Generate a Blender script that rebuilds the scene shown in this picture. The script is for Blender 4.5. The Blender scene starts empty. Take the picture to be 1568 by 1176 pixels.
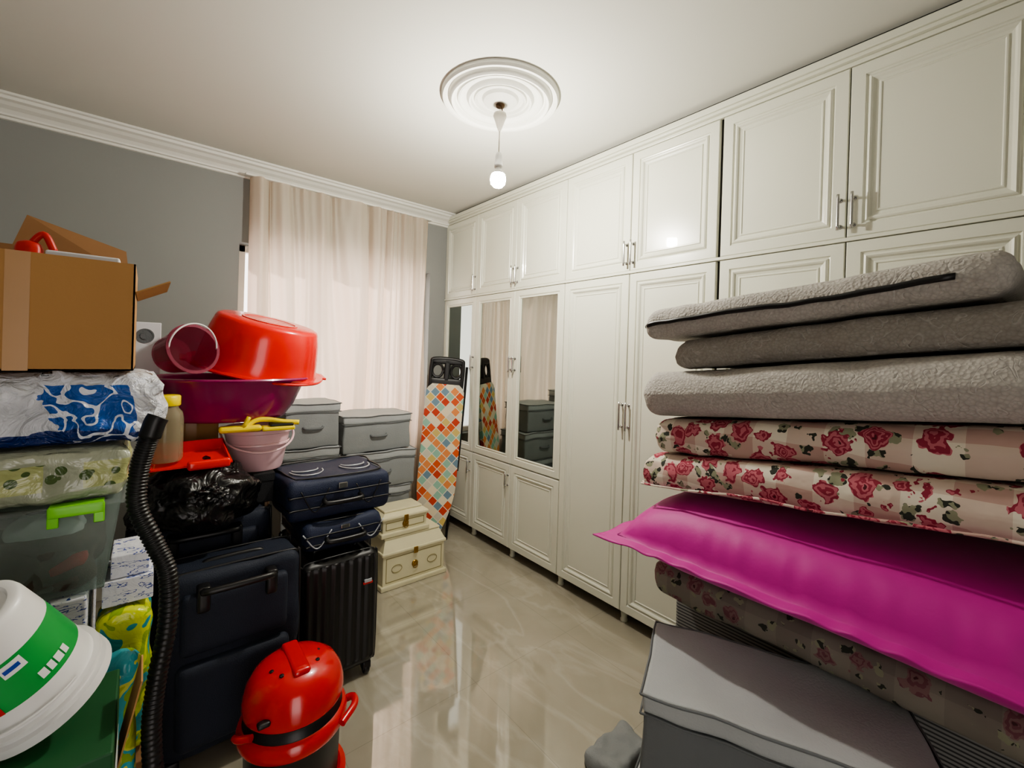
import bpy, bmesh, math, random
from mathutils import Vector, Matrix, Euler, noise
random.seed(4)
S=bpy.context.scene
S.view_settings.view_transform='AgX'
try: S.view_settings.look='AgX - Medium High Contrast'
except Exception: pass
S.view_settings.exposure=-.10
# ---------------------------------------------------------------- colours / materials
def lin(h):
    h=h.lstrip('#'); o=[]
    for i in (0,2,4):
        c=int(h[i:i+2],16)/255
        o.append(c/12.92 if c<=.04045 else ((c+.055)/1.055)**2.4)
    return (*o,1)
class NT:
    def __init__(s,name):
        s.m=bpy.data.materials.new(name); s.m.use_nodes=True; s.t=s.m.node_tree; s.n=s.t.nodes; s.l=s.t.links
        s.p=s.n['Principled BSDF']; s.out=s.n['Material Output']
    def N(s,typ,**k):
        n=s.n.new(typ)
        for a,b in k.items():
            if a in n.bl_rna.properties: setattr(n,a,b)
            else: n.inputs[a].default_value=b
        return n
    def L(s,a,b): s.l.new(a,b)
    def math(s,op,a,b=None,clamp=False):
        n=s.n.new('ShaderNodeMath'); n.operation=op; n.use_clamp=clamp
        for i,v in enumerate((a,b)):
            if v is None: continue
            if isinstance(v,(int,float)): n.inputs[i].default_value=v
            else: s.L(v,n.inputs[i])
        return n.outputs[0]
    def mix(s,f,a,b):
        n=s.n.new('ShaderNodeMix'); n.data_type='RGBA'
        for i,v in ((0,f),(6,a),(7,b)):
            if isinstance(v,(int,float)): n.inputs[i].default_value=v
            elif isinstance(v,(tuple,list)): n.inputs[i].default_value=v
            else: s.L(v,n.inputs[i])
        return n.outputs[2]
    def bump(s,h,strength=.3,dist=.01):
        n=s.n.new('ShaderNodeBump'); n.inputs['Strength'].default_value=strength; n.inputs['Distance'].default_value=dist
        s.L(h,n.inputs['Height']); s.L(n.outputs[0],s.p.inputs['Normal'])
    def xyz(s,kind='Object'):
        tc=s.n.new('ShaderNodeTexCoord'); sp=s.n.new('ShaderNodeSeparateXYZ'); s.L(tc.outputs[kind],sp.inputs[0])
        return tc.outputs[kind],sp.outputs
def mat(name,col,rough=.5,metal=0,var=.06,vs=6,bump=0,bs=80,spec=.5,coat=0,sheen=0):
    k=NT(name); c=lin(col); co,_=k.xyz()
    nz=k.N('ShaderNodeTexNoise',Scale=vs,Detail=3.0); k.L(co,nz.inputs['Vector'])
    d=tuple(v*(1-var*2.2) for v in c[:3])+(1,)
    b=tuple(min(1,v*(1+var)) for v in c[:3])+(1,)
    k.L(k.mix(nz.outputs[0],d,b),k.p.inputs['Base Color'])
    k.p.inputs['Roughness'].default_value=rough; k.p.inputs['Metallic'].default_value=metal
    k.p.inputs['Specular IOR Level'].default_value=spec
    k.p.inputs['Coat Weight'].default_value=coat; k.p.inputs['Sheen Weight'].default_value=sheen
    if bump:
        n2=k.N('ShaderNodeTexNoise',Scale=bs,Detail=2.0); k.L(co,n2.inputs['Vector']); k.bump(n2.outputs[0],bump,.004)
    return k.m
def clear(name,col,tr=.6,rough=.12,tint=None):
    k=NT(name); k.p.inputs['Base Color'].default_value=lin(col); k.p.inputs['Roughness'].default_value=rough
    t=k.N('ShaderNodeBsdfTransparent'); t.inputs[0].default_value=lin(tint) if tint else tuple(min(1,.25+.8*v) for v in lin(col)[:3])+(1,)
    m=k.N('ShaderNodeMixShader'); m.inputs[0].default_value=tr
    k.L(k.p.outputs[0],m.inputs[1]); k.L(t.outputs[0],m.inputs[2]); k.L(m.outputs[0],k.out.inputs[0]); return k.m
M={}
M['wall']=mat('wall_paint_grey','8b8d8b',.8,var=.03,vs=1.5,bump=.05,bs=60)
M['ceil']=mat('ceiling_paint','d3d3cb',.85,var=.02,vs=1)
M['plaster']=mat('plaster_white','e2e2db',.6,var=.02)
M['ward']=mat('wardrobe_lacquer','d8d9ca',.28,var=.025,vs=2,coat=.15)
M['dark']=mat('gap_shade_and_seam','15120f',.8)  # dark tone for painted gap shade and the hardshell seam
M['chrome']=mat('chrome','c4c4c4',.16,1,var=0)
M['mirror']=mat('mirror_glass','9aa19b',.03,1,var=0)
M['black']=mat('black_plastic','121214',.4,var=.1)
M['blackfab']=mat('black_fabric','16171a',.75,bump=.4,bs=250)
M['navy']=mat('navy_fabric','151e2f',.7,bump=.4,bs=250)
M['navy2']=mat('navy_fabric_blue','1a2540',.65,bump=.4,bs=250)
M['pipe']=mat('piping_silver','b9bec4',.35,.3)
M['grey']=mat('grey_storage_fabric','a6aaab',.72,var=.06,bump=.3,bs=160)
M['greymid']=mat('grey_storage_fabric_mid','8b8f90',.75,var=.08,bump=.3,bs=160)
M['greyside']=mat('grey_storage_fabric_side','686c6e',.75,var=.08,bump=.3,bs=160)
M['cream']=mat('chest_cream','d4ceac',.4,var=.06)
M['gold']=mat('gold_metal','a8843c',.3,1)
M['olive']=mat('chest_line_olive','8c8250',.5)
M['card']=mat('cardboard','ac8250',.8,var=.06,vs=3,bump=.1)
M['card2']=mat('cardboard_inside','8a6440',.8)
M['tape']=mat('parcel_tape','b2895a',.35)
M['red']=mat('red_plastic','e21d14',.25,var=.04,coat=.3)
M['redv']=mat('vacuum_red','cc1014',.25,var=.04,coat=.4)
M['reddk']=clear('pink_red_translucent','9c4a62',.55,tint='e8a8b8')
M['purple']=mat('purple_plastic','8e0e58',.25,coat=.3)
M['pinkb']=mat('pale_pink_plastic','e2bcc2',.3,coat=.2)
M['yellow']=mat('yellow_plastic','f0d800',.35)
M['clearp']=clear('clear_plastic','c9d2ce',.80,.1,tint='e6ecea')
M['glass']=clear('window_glass','ffffff',.93,.02)
M['jar']=clear('jar_plastic','b9b094',.62,.06,tint='e0d8c0')
M['lime']=mat('lime_plastic','79d21e',.35)
M['white']=mat('white_plastic','e4e4e2',.35)
M['paper']=mat('white_paper_box','d8d9dc',.6)
M['blue']=mat('blue_print','1c45a8',.4)
M['green']=mat('green_print','259c48',.4)
M['dgreen']=mat('dark_green_box','0c5026',.6)
M['redp']=mat('red_print','c0241a',.45)
M['brownstuff']=mat('brown_contents','5a4a40',.7,var=.5,vs=20)
M['frame']=mat('window_frame_white','e6e2dc',.4)
M['cord']=mat('lamp_cord','c9c4ba',.5)
M['bronze']=mat('hook_bronze','5c452f',.5,.6)
k=NT('garbage_bag_film'); co,_=k.xyz(); n=k.N('ShaderNodeTexNoise',Scale=13.0,Detail=2.5,Distortion=1.4); k.L(co,n.inputs['Vector'])
k.p.inputs['Base Color'].default_value=lin('0a0a0d'); k.p.inputs['Roughness'].default_value=.3; k.bump(n.outputs[0],.7,.025); M['bag']=k.m
k=NT('floor_marble_tile'); co,xy=k.xyz()
n=k.N('ShaderNodeTexNoise',Scale=1.7,Detail=7.0,Distortion=1.2); k.L(co,n.inputs['Vector'])
n2=k.N('ShaderNodeTexNoise',Scale=5.0,Detail=6.0,Distortion=.8); k.L(co,n2.inputs['Vector'])
mp=k.N('ShaderNodeMapping'); mp.inputs['Scale'].default_value=(1,.35,1); mp.inputs['Rotation'].default_value=(0,0,.6); k.L(co,mp.inputs[0])
n4=k.N('ShaderNodeTexNoise',Scale=4.0,Detail=6.0,Distortion=.6); k.L(mp.outputs[0],n4.inputs['Vector'])
c=k.mix(n.outputs[0],lin('817a68'),lin('b3ad9d')); c=k.mix(k.math('MULTIPLY',n2.outputs[0],.35),c,lin('bfbaac'))
vein=k.math('SUBTRACT',1.0,k.math('MULTIPLY',k.math('ABSOLUTE',k.math('SUBTRACT',n4.outputs[0],.5)),22),True)
c=k.mix(k.math('MULTIPLY',vein,.16),c,lin('dcd8cc'))
def grout(o,off,w):
    f=k.math('FRACT',k.math('ADD',k.math('DIVIDE',o,w),off)); return k.math('LESS_THAN',f,.0035)
g=k.math('MAXIMUM',grout(xy[0],.35,.6),grout(xy[1],.3,.6))
c=k.mix(k.math('MULTIPLY',g,.45),c,lin('6d695e'))
k.L(c,k.p.inputs['Base Color']); k.p.inputs['Roughness'].default_value=.05; k.p.inputs['IOR'].default_value=1.8; k.p.inputs['Coat Weight'].default_value=1; k.p.inputs['Coat Roughness'].default_value=.03; k.p.inputs['Coat IOR'].default_value=1.7
n3=k.N('ShaderNodeTexNoise',Scale=3.5,Detail=1.0); k.L(co,n3.inputs['Vector']); k.bump(n3.outputs[0],.12,.02); M['floor']=k.m
k=NT('curtain_satin'); k.p.inputs['Base Color'].default_value=lin('ddd8c8'); k.p.inputs['Roughness'].default_value=.4; k.p.inputs['Sheen Weight'].default_value=.2
t=k.N('ShaderNodeBsdfTranslucent'); t.inputs[0].default_value=lin('f4dccc'); m=k.N('ShaderNodeMixShader'); m.inputs[0].default_value=.48  # pink of the window backlight is put into the translucent colour
k.L(k.p.outputs[0],m.inputs[1]); k.L(t.outputs[0],m.inputs[2]); k.L(m.outputs[0],k.out.inputs[0]); M['curtain']=k.m
k=NT('bulb_glow'); e=k.N('ShaderNodeEmission',Strength=1450.0); e.inputs[0].default_value=(1,.95,.85,1); k.L(e.outputs[0],k.out.inputs[0]); M['bulb']=k.m
def floral(name,base,pl,dense,r1,r2,dk):
    k=NT(name); co,xy=k.xyz()
    s=k.math('ADD',xy[2],xy[0])
    a=k.math('GREATER_THAN',k.math('SINE',k.math('MULTIPLY',xy[1],34)),.0)
    b=k.math('GREATER_THAN',k.math('SINE',k.math('MULTIPLY',s,50)),.1)
    c=k.mix(k.math('MULTIPLY',k.math('ADD',a,b),.42),lin(base),lin(pl))
    nz=k.N('ShaderNodeTexNoise',Scale=34.0,Detail=2.0); k.L(co,nz.inputs['Vector'])
    dv=k.N('ShaderNodeVectorMath',operation='SCALE'); k.L(nz.outputs[1],dv.inputs[0]); dv.inputs[3].default_value=.05
    av=k.N('ShaderNodeVectorMath',operation='ADD'); k.L(co,av.inputs[0]); k.L(dv.outputs[0],av.inputs[1])
    v2=k.N('ShaderNodeTexVoronoi',Scale=22.0); v2.inputs['Randomness'].default_value=1; k.L(av.outputs[0],v2.inputs['Vector'])
    big=k.N('ShaderNodeTexNoise',Scale=6.0,Detail=1.0); k.L(co,big.inputs['Vector'])
    leaf=k.math('MULTIPLY',k.math('LESS_THAN',v2.outputs['Distance'],.36*dense),k.math('GREATER_THAN',big.outputs[0],.40))
    lc=k.mix(k.math('GREATER_THAN',nz.outputs[0],.5),lin('8a8c74'),lin('2f332b')); c=k.mix(leaf,c,lc)
    v=k.N('ShaderNodeTexVoronoi',Scale=12.5); v.inputs['Randomness'].default_value=.9; k.L(av.outputs[0],v.inputs['Vector'])
    d=v.outputs['Distance']
    ring=k.math('GREATER_THAN',k.math('SINE',k.math('ADD',k.math('MULTIPLY',d,40),k.math('MULTIPLY',nz.outputs[0],16))),-.1)
    rc=k.mix(ring,lin(r1),lin(r2)); c=k.mix(k.math('LESS_THAN',d,.43*dense),c,rc)
    c=k.mix(k.math('LESS_THAN',d,.09),c,lin(dk))
    k.L(c,k.p.inputs['Base Color']); k.p.inputs['Roughness'].default_value=.85
    n3=k.N('ShaderNodeTexNoise',Scale=9.0,Detail=3.0); k.L(co,n3.inputs['Vector']); k.bump(n3.outputs[0],.6,.025); return k.m
M['floral']=floral('floral_plaid_fabric','d4ccbc','ac8880',1.0,'8c2c40','b4646f','501420')
M['floral2']=floral('floral_grey_fabric','857f74','706860',.8,'70464c','806260','4a2a2e')
def knit(name,col):
    k=NT(name); co,_=k.xyz(); v=k.N('ShaderNodeTexVoronoi',Scale=120.0); k.L(co,v.inputs['Vector'])
    n=k.N('ShaderNodeTexNoise',Scale=14.0,Detail=1.0,Distortion=1.5); k.L(co,n.inputs['Vector'])
    ln=k.math('SUBTRACT',1.0,k.math('MULTIPLY',k.math('ABSOLUTE',k.math('SUBTRACT',n.outputs[0],.5)),40),True)
    c=k.mix(v.outputs['Distance'],lin(col),tuple(.72*x for x in lin(col)[:3])+(1,))
    c=k.mix(k.math('MULTIPLY',ln,.22),c,lin('d2cfc9'))
    k.L(c,k.p.inputs['Base Color']); k.p.inputs['Roughness'].default_value=.9; k.bump(k.math('ADD',v.outputs['Distance'],k.math('MULTIPLY',ln,-.6)),.5,.005); return k.m
M['pad']=knit('knit_grey_light','b4b0a9'); M['padd']=knit('knit_grey_dark','97928b')
k=NT('striped_sheet'); co,xy=k.xyz(); s=k.math('GREATER_THAN',k.math('SINE',k.math('MULTIPLY',xy[2],520)),0.2)
k.L(k.mix(s,lin('8f8e8c'),lin('454547')),k.p.inputs['Base Color']); k.p.inputs['Roughness'].default_value=.85; M['stripe']=k.m
M['mag']=mat('magenta_satin','b8188c',.55,var=.04,vs=3,bump=.12,bs=60,sheen=.15)
M['magdk']=mat('magenta_seam','8c1069',.6)
k=NT('ironing_cover_diamonds'); co,xy=k.xyz('Generated')
gx=k.math('MULTIPLY',xy[0],6); gz=k.math('MULTIPLY',xy[2],18)
u=k.math('FLOOR',k.math('ADD',gx,gz)); w=k.math('FLOOR',k.math('SUBTRACT',gx,gz))
cb=k.N('ShaderNodeCombineXYZ'); k.L(u,cb.inputs[0]); k.L(w,cb.inputs[1]); wn=k.N('ShaderNodeTexWhiteNoise',noise_dimensions='2D'); k.L(cb.outputs[0],wn.inputs['Vector'])
r=k.N('ShaderNodeValToRGB'); r.color_ramp.interpolation='CONSTANT'; k.L(wn.outputs[0],r.inputs[0])
cols=['cf5a30','8fb9a4','e0d3b4','c0442c','cdb46a','6f8a9a','dd8a50','c9c3b0']
for i,cc in enumerate(cols):
    e=r.color_ramp.elements[i] if i<2 else r.color_ramp.elements.new(i/8)
    e.position=i/8; e.color=lin(cc)
f1=k.math('FRACT',k.math('ADD',gx,gz)); f2=k.math('FRACT',k.math('SUBTRACT',gx,gz))
ed=k.math('LESS_THAN',k.math('MINIMUM',f1,f2),.1)
k.L(k.mix(ed,r.outputs[0],lin('dcd4be')),k.p.inputs['Base Color']); k.p.inputs['Roughness'].default_value=.8; M['iron']=k.m
def blotch(name,cols,scale,rough=.25,dist=.8,vec=None):
    k=NT(name); co,xy=k.xyz(); n=k.N('ShaderNodeTexNoise',Scale=scale,Detail=2.5,Distortion=dist)
    if vec:
        mp=k.N('ShaderNodeMapping'); mp.inputs['Scale'].default_value=vec; k.L(co,mp.inputs[0]); k.L(mp.outputs[0],n.inputs['Vector'])
    else: k.L(co,n.inputs['Vector'])
    r=k.N('ShaderNodeValToRGB'); r.color_ramp.interpolation='CONSTANT'; k.L(n.outputs[0],r.inputs[0])
    for i,(p,cc) in enumerate(cols):
        e=r.color_ramp.elements[i] if i<2 else r.color_ramp.elements.new(p)
        e.position=p; e.color=lin(cc)
    k.L(r.outputs[0],k.p.inputs['Base Color']); k.p.inputs['Roughness'].default_value=rough
    n2=k.N('ShaderNodeTexNoise',Scale=14.0,Detail=4.0,Distortion=1.0); k.L(co,n2.inputs['Vector']); k.bump(n2.outputs[0],.6,.02); return k.m
k=NT('napkin_wrap'); co,xy=k.xyz()
n=k.N('ShaderNodeTexNoise',Scale=10.0,Detail=4.0,Distortion=.5); k.L(co,n.inputs['Vector'])
c=k.mix(n.outputs[0],lin('5c6448'),lin('c8ccb8'))
px=k.math('LESS_THAN',k.math('FRACT',k.math('MULTIPLY',xy[0],6.5)),.55); pz=k.math('LESS_THAN',k.math('ABSOLUTE',xy[2]),.032)
c=k.mix(k.math('MULTIPLY',k.math('MULTIPLY',px,pz),.75),c,lin('b0b474'))
v=k.N('ShaderNodeTexVoronoi',Scale=30.0); k.L(co,v.inputs['Vector']); c=k.mix(k.math('MULTIPLY',k.math('LESS_THAN',v.outputs['Distance'],.34),pz),c,lin('4c5f34'))
k.L(c,k.p.inputs['Base Color']); k.p.inputs['Roughness'].default_value=.2
n2=k.N('ShaderNodeTexNoise',Scale=16.0,Detail=4.0,Distortion=1.0); k.L(co,n2.inputs['Vector']); k.bump(n2.outputs[0],.6,.02); M['napk']=k.m
M['wbprint']=blotch('white_blue_carton',[(0,'dcdde4'),(.5,'dcdde4'),(.56,'3a4f9c'),(.60,'dcdde4')],34,.5,.2,(1,1,3))
M['bagprint']=blotch('teal_lime_bag',[(0,'2a8f98'),(.42,'c8d42c'),(.5,'8fae2a'),(.56,'2f9aa6'),(.64,'d8dc90')],9)
M['bagprint2']=blotch('yellow_lime_bag',[(0,'a9b41e'),(.42,'c8cc60'),(.48,'2f9aa6'),(.55,'7f9e22'),(.62,'c8ce34')],9)
k=NT('toilet_roll_wrap'); co,xy=k.xyz()
n=k.N('ShaderNodeTexNoise',Scale=7.0,Detail=3.0,Distortion=.8); k.L(co,n.inputs['Vector'])
bx=k.math('GREATER_THAN',k.math('ADD',xy[0],k.math('MULTIPLY',n.outputs[0],.22)),.17)
bx2=k.math('LESS_THAN',k.math('ADD',xy[0],k.math('MULTIPLY',n.outputs[0],.16)),.30)
zt=k.math('LESS_THAN',k.math('ADD',xy[2],k.math('MULTIPLY',n.outputs[0],.06)),.095)
zb=k.math('LESS_THAN',k.math('ADD',xy[2],k.math('MULTIPLY',n.outputs[0],.10)),-.012)
sq=k.N('ShaderNodeTexNoise',Scale=24.0,Detail=.5,Distortion=.4); k.L(co,sq.inputs['Vector'])
txt=k.math('MULTIPLY',k.math('LESS_THAN',k.math('ABSOLUTE',k.math('SUBTRACT',sq.outputs[0],.5)),.035),bx)
c=k.mix(n.outputs[0],lin('a9adb8'),lin('e4e6ea')); c=k.mix(k.math('MULTIPLY',k.math('MULTIPLY',bx,bx2),zt),c,lin('1a56a8')); c=k.mix(zb,c,lin('16306e')); c=k.mix(txt,c,lin('dfe3ee'))
k.L(c,k.p.inputs['Base Color']); k.p.inputs['Roughness'].default_value=.22
n2=k.N('ShaderNodeTexNoise',Scale=18.0,Detail=5.0,Distortion=1.4); k.L(co,n2.inputs['Vector']); k.bump(n2.outputs[0],1.0,.03); M['rolls']=k.m
# ---------------------------------------------------------------- mesh builder
class B:
    def __init__(s,name): s.name=name; s.v=[]; s.f=[]; s.m=[]; s.s=[]; s.mats=[]
    def add(s,vf,m,smooth=True,X=None,fn=None):
        v,f=vf; o=len(s.v)
        if m not in s.mats: s.mats.append(m)
        mi=s.mats.index(m)
        for p in v:
            p=Vector(p)
            if X is not None: p=X@p
            if fn: p=Vector(fn(p))
            s.v.append(p)
        for q in f: s.f.append([i+o for i in q]); s.m.append(mi); s.s.append(smooth)
        return s
    def done(s,sharp=None):
        lo=Vector([min(p[i] for p in s.v) for i in range(3)]); hi=Vector([max(p[i] for p in s.v) for i in range(3)])
        c=(lo+hi)/2; me=bpy.data.meshes.new(s.name)
        me.from_pydata([p-c for p in s.v],[],s.f)
        for m in s.mats: me.materials.append(M[m])
        me.polygons.foreach_set('material_index',s.m); me.polygons.foreach_set('use_smooth',s.s); me.update()
        bm=bmesh.new(); bm.from_mesh(me); bmesh.ops.recalc_face_normals(bm,faces=bm.faces); bm.to_mesh(me); bm.free()
        o=bpy.data.objects.new(s.name,me); o.location=c; S.collection.objects.link(o)
        if sharp: me.set_sharp_from_angle(angle=math.radians(sharp))
        return o
def T(x,y,z,rx=0,ry=0,rz=0):
    return Matrix.Translation((x,y,z))@Euler((math.radians(rx),math.radians(ry),math.radians(rz))).to_matrix().to_4x4()
def frombm(bm):
    bm.verts.index_update(); v=[p.co.copy() for p in bm.verts]; f=[[a.index for a in q.verts] for q in bm.faces]; bm.free(); return v,f
def box(x0,x1,y0,y1,z0,z1,bev=0.0,seg=2):
    bm=bmesh.new(); bmesh.ops.create_cube(bm,size=1)
    for p in bm.verts: p.co=Vector(((x0+x1)/2+p.co.x*(x1-x0),(y0+y1)/2+p.co.y*(y1-y0),(z0+z1)/2+p.co.z*(z1-z0)))
    if bev: bmesh.ops.bevel(bm,geom=bm.edges[:],offset=bev,segments=seg,profile=.5,affect='EDGES')
    return frombm(bm)
def rbox(x0,x1,y0,y1,z0,z1,r,n=14):
    h=Vector((x1-x0,y1-y0,z1-z0))/2; c=Vector((x0+x1,y0+y1,z0+z1))/2; r=min(r,*h)
    L=max(h)*2; idx={}; V=[]; F=[]
    def pos(ax,k,nn):
        t=-1+2*k/nn; e=r/h[ax]
        m=max(2,int(nn*.22))
        if nn<2*m+1: return t
        if k<=m: return -1+e*(1-math.cos(k/m*math.pi/2)) if e<1 else t
        if k>=nn-m: return 1-e*(1-math.cos((nn-k)/m*math.pi/2)) if e<1 else t
        return -1+e+(2-2*e)*(k-m)/(nn-2*m)
    N=[max(7,int(n*h[i]*2/L)) for i in range(3)]
    def vid(i,j,k):
        key=(i,j,k)
        if key not in idx:
            q=Vector((pos(0,i,N[0])*h.x,pos(1,j,N[1])*h.y,pos(2,k,N[2])*h.z))
            inn=Vector([max(-(h[a]-r),min(h[a]-r,q[a])) for a in range(3)])
            d=q-inn
            if d.length>1e-9: q=inn+d.normalized()*r
            idx[key]=len(V); V.append(q+c)
        return idx[key]
    for a in range(3):
        b,d=(a+1)%3,(a+2)%3
        for side in (0,N[a]):
            for i in range(N[b]):
                for j in range(N[d]):
                    q=[]
                    for (p,w) in ((i,j),(i+1,j),(i+1,j+1),(i,j+1)):
                        key=[0,0,0]; key[a]=side; key[b]=p; key[d]=w; q.append(vid(*key))
                    F.append(q)
    return V,F
def lathe(prof,seg=40,cap=False):
    V=[];F=[]
    for r,z in prof:
        for i in range(seg):
            a=2*math.pi*i/seg; V.append((r*math.cos(a),r*math.sin(a),z))
    for k in range(len(prof)-1):
        for i in range(seg):
            j=(i+1)%seg; F.append([k*seg+i,k*seg+j,(k+1)*seg+j,(k+1)*seg+i])
    if cap: F.append(list(range(seg))); F.append([(len(prof)-1)*seg+i for i in range(seg)])
    return V,F
def spline(P,n):
    P=[Vector(p) for p in P]; P=[P[0]*2-P[1]]+P+[P[-1]*2-P[-2]]; o=[]
    for i in range(1,len(P)-2):
        for k in range(n):
            t=k/n; a,b,c,d=P[i-1],P[i],P[i+1],P[i+2]
            o.append(.5*((2*b)+(c-a)*t+(2*a-5*b+4*c-d)*t*t+(3*b-a-3*c+d)*t**3))
    o.append(P[-2]); return o
def tube(P,r,seg=10,n=8,smooth=True,closed=False):
    pts=spline(P,n) if smooth else [Vector(p) for p in P]
    V=[];F=[]; up=None
    for i,p in enumerate(pts):
        d=(pts[min(i+1,len(pts)-1)]-pts[max(i-1,0)]).normalized()
        if up is None: up=d.orthogonal().normalized()
        up=(up-d*up.dot(d)).normalized(); s=d.cross(up)
        rr=r(i) if callable(r) else r
        for k in range(seg):
            a=2*math.pi*k/seg; V.append(p+(up*math.cos(a)+s*math.sin(a))*rr)
    for i in range(len(pts)-1):
        for k in range(seg):
            j=(k+1)%seg; F.append([i*seg+k,i*seg+j,(i+1)*seg+j,(i+1)*seg+k])
    F.append(list(range(seg))); F.append([(len(pts)-1)*seg+k for k in range(seg)])
    return V,F
def nz(p,s,a,seed=0):
    q=Vector(p)*s+Vector((seed*7.3,seed*3.1,seed)); return Vector((noise.noise(q),noise.noise(q+Vector((31,0,0))),noise.noise(q+Vector((0,57,0)))))*a
# ---------------------------------------------------------------- room shell
XW=2.09; YW=3.479; ZC=2.76
b=B('floor'); b.add(box(-1.2,2.8,-1.3,3.68,-.1,0),'floor',False); b.done()
b=B('ceiling'); b.add(box(-1.2,2.8,-1.3,3.68,ZC,ZC+.1),'ceil',False); b.done()
WX0,WX1,WZ0,WZ1=.47,1.93,.75,2.22
b=B('wall_window'); 
for q in ((-1.2,WX0,0,ZC),(WX1,2.8,0,ZC),(WX0,WX1,0,WZ0),(WX0,WX1,WZ1,ZC)): b.add(box(q[0],q[1],YW,YW+.2,q[2],q[3]),'wall',False)
b.done()
b=B('wall_left'); b.add(box(-1.2,-1.0,-1.3,YW,0,ZC),'wall',False); b.done()
b=B('wall_right'); b.add(box(2.7,2.8,-1.3,YW,0,ZC),'wall',False); b.done()
DX0,DX1,DZ=-.55,.35,2.1  # unseen doorway added to let world light in as fill
b=B('wall_rear')
for q in ((-1.0,DX0,0,ZC),(DX1,2.7,0,ZC),(DX0,DX1,DZ,ZC)): b.add(box(q[0],q[1],-1.3,-1.1,q[2],q[3]),'wall',False)
b.done()
b=B('fill_doorway_frame')  # frame around the added fill-light doorway
for q in ((DX0-.07,DX0,0,DZ+.07),(DX1,DX1+.07,0,DZ+.07),(DX0,DX1,DZ,DZ+.07)): b.add(box(q[0],q[1],-1.10,-1.075,q[2],q[3],.004),'ward',False)
b.done()
b=B('window_1')
fx=[(WX0,WX0+.05,WZ0,WZ1),(WX1-.05,WX1,WZ0,WZ1),(1.17,1.24,WZ0,WZ1),(WX0,WX1,WZ0,WZ0+.05),(WX0,WX1,WZ1-.05,WZ1)]
for q in fx: b.add(box(q[0],q[1],YW+.09,YW+.15,q[2],q[3],.004),'frame',False)
b.add(box(WX0,WX1,YW+.118,YW+.122,WZ0,WZ1),'glass',False); b.done()
prof=[(.125,0),(.125,.012),(.11,.016),(.105,.03),(.085,.036),(.07,.05),(.045,.062),(.03,.078),(.028,.088),(.012,.09),(.012,.103),(0,.105)]
def cornice(name,axis,c,a0,a1,sgn):
    b=B(name); V=[];F=[]
    for e in (a0,a1):
        for p,d in prof+[(0,0)]:
            V.append((e,c+sgn*p,ZC-d) if axis=='x' else (c+sgn*p,e,ZC-d))
    n=len(prof)+1
    for i in range(n-1): F.append([i,i+1,n+i+1,n+i])
    b.add((V,F),'plaster',False); return b.done()
cornice('trim_1','x',YW,-1.0,XW+.02,-1); cornice('trim_2','y',-1.0,-1.1,YW,1); cornice('trim_3','x',-1.1,-1.0,2.7,1)
b=B('baseboard_window'); b.add(box(-1,XW+.01,YW-.015,YW,0,.09,.003),'plaster',False); b.done()
LX,LY=1.30,1.70
b=B('ceiling_rosette')
rp=[(.285,0),(.285,-.014),(.278,-.024),(.266,-.024),(.260,-.012),(.252,-.008),(.246,-.026),(.236,-.036),(.224,-.032),(.218,-.016),(.212,-.012),(.206,-.024),(.198,-.026),(.192,-.014),(.186,-.010),(.165,-.008),(.160,-.020),(.152,-.028),(.143,-.024),(.138,-.012),(.130,-.010),(.126,-.02),(.118,-.022),(.112,-.010),(.09,-.008),(.082,-.022),(.055,-.036),(.03,-.036),(.001,-.030)]
b.add(lathe(rp,96),'plaster',True,T(LX,LY,ZC)); b.done(30)
b=B('pendant_lamp')
b.add(lathe([(.022,-.036),(.02,-.045),(.001,-.045)],20),'bronze',True,T(LX,LY,ZC))
b.add(tube([(0,0,-.04),(.012,0,-.05),(.012,0,-.07),(0,0,-.078)],.003,8),'bronze',True,T(LX,LY,ZC))
b.add(lathe([(.001,-.075),(.03,-.078),(.033,-.09),(.022,-.12),(.01,-.155),(.004,-.165)],28),'cord',True,T(LX,LY,ZC))
b.add(tube([(0,0,-.06),(0,0,-.28)],.0028,8,4),'cord',True,T(LX,LY,ZC))
b.add(lathe([(.002,-.265),(.012,-.27),(.017,-.285),(.02,-.325),(.02,-.34),(.001,-.341)],24),'white',True,T(LX,LY,ZC))
b.add(lathe([(.001,-.340),(.014,-.341),(.016,-.352),(.024,-.364),(.032,-.374),(.001,-.375)],28),'white',True,T(LX,LY,ZC))
b.add(lathe([(.001,-.3755),(.032,-.3755),(.037,-.390),(.038,-.403),(.034,-.420),(.022,-.434),(.001,-.441)],28),'bulb',True,T(LX,LY,ZC)); b.done()
# ---------------------------------------------------------------- wardrobe
step=.4994; yb=[YW-step*i for i in range(9)]
def nested(y0,y1,z0,z1,prof,center=True):
    V=[];F=[]
    for ins,h in prof:
        for (y,z) in ((y0+ins,z0+ins),(y1-ins,z0+ins),(y1-ins,z1-ins),(y0+ins,z1-ins)): V.append((XW+.02-h,y,z))
    for k in range(len(prof)-1):
        for i in range(4):
            j=(i+1)%4; F.append([4*k+i,4*k+j,4*k+4+j,4*k+4+i])
    if center: o=4*(len(prof)-1); F.append([o,o+1,o+2,o+3])
    return V,F
DP=[(0,0),(0,.017),(.003,.02),(.045,.02),(.048,.015),(.053,.013),(.056,.018),(.062,.021),(.068,.018),(.074,.012),(.084,.009),(.088,.013),(.092,.013),(.095,.010)]
GP=[(0,0),(0,.017),(.003,.02),(.042,.02),(.046,.015),(.050,.013),(.054,.018),(.060,.018),(.064,.008)]
b=B('wardrobe')
b.add(box(XW+.02,2.69,yb[8],YW-.001,.075,2.735),'ward',False)
for i in (1,2,3,4,6,7):  # dark strips paint the shade in the door gaps
    b.add(box(XW+.0185,XW+.021,yb[i]-.003,yb[i]+.003,.08,2.67),'dark',False)
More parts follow.
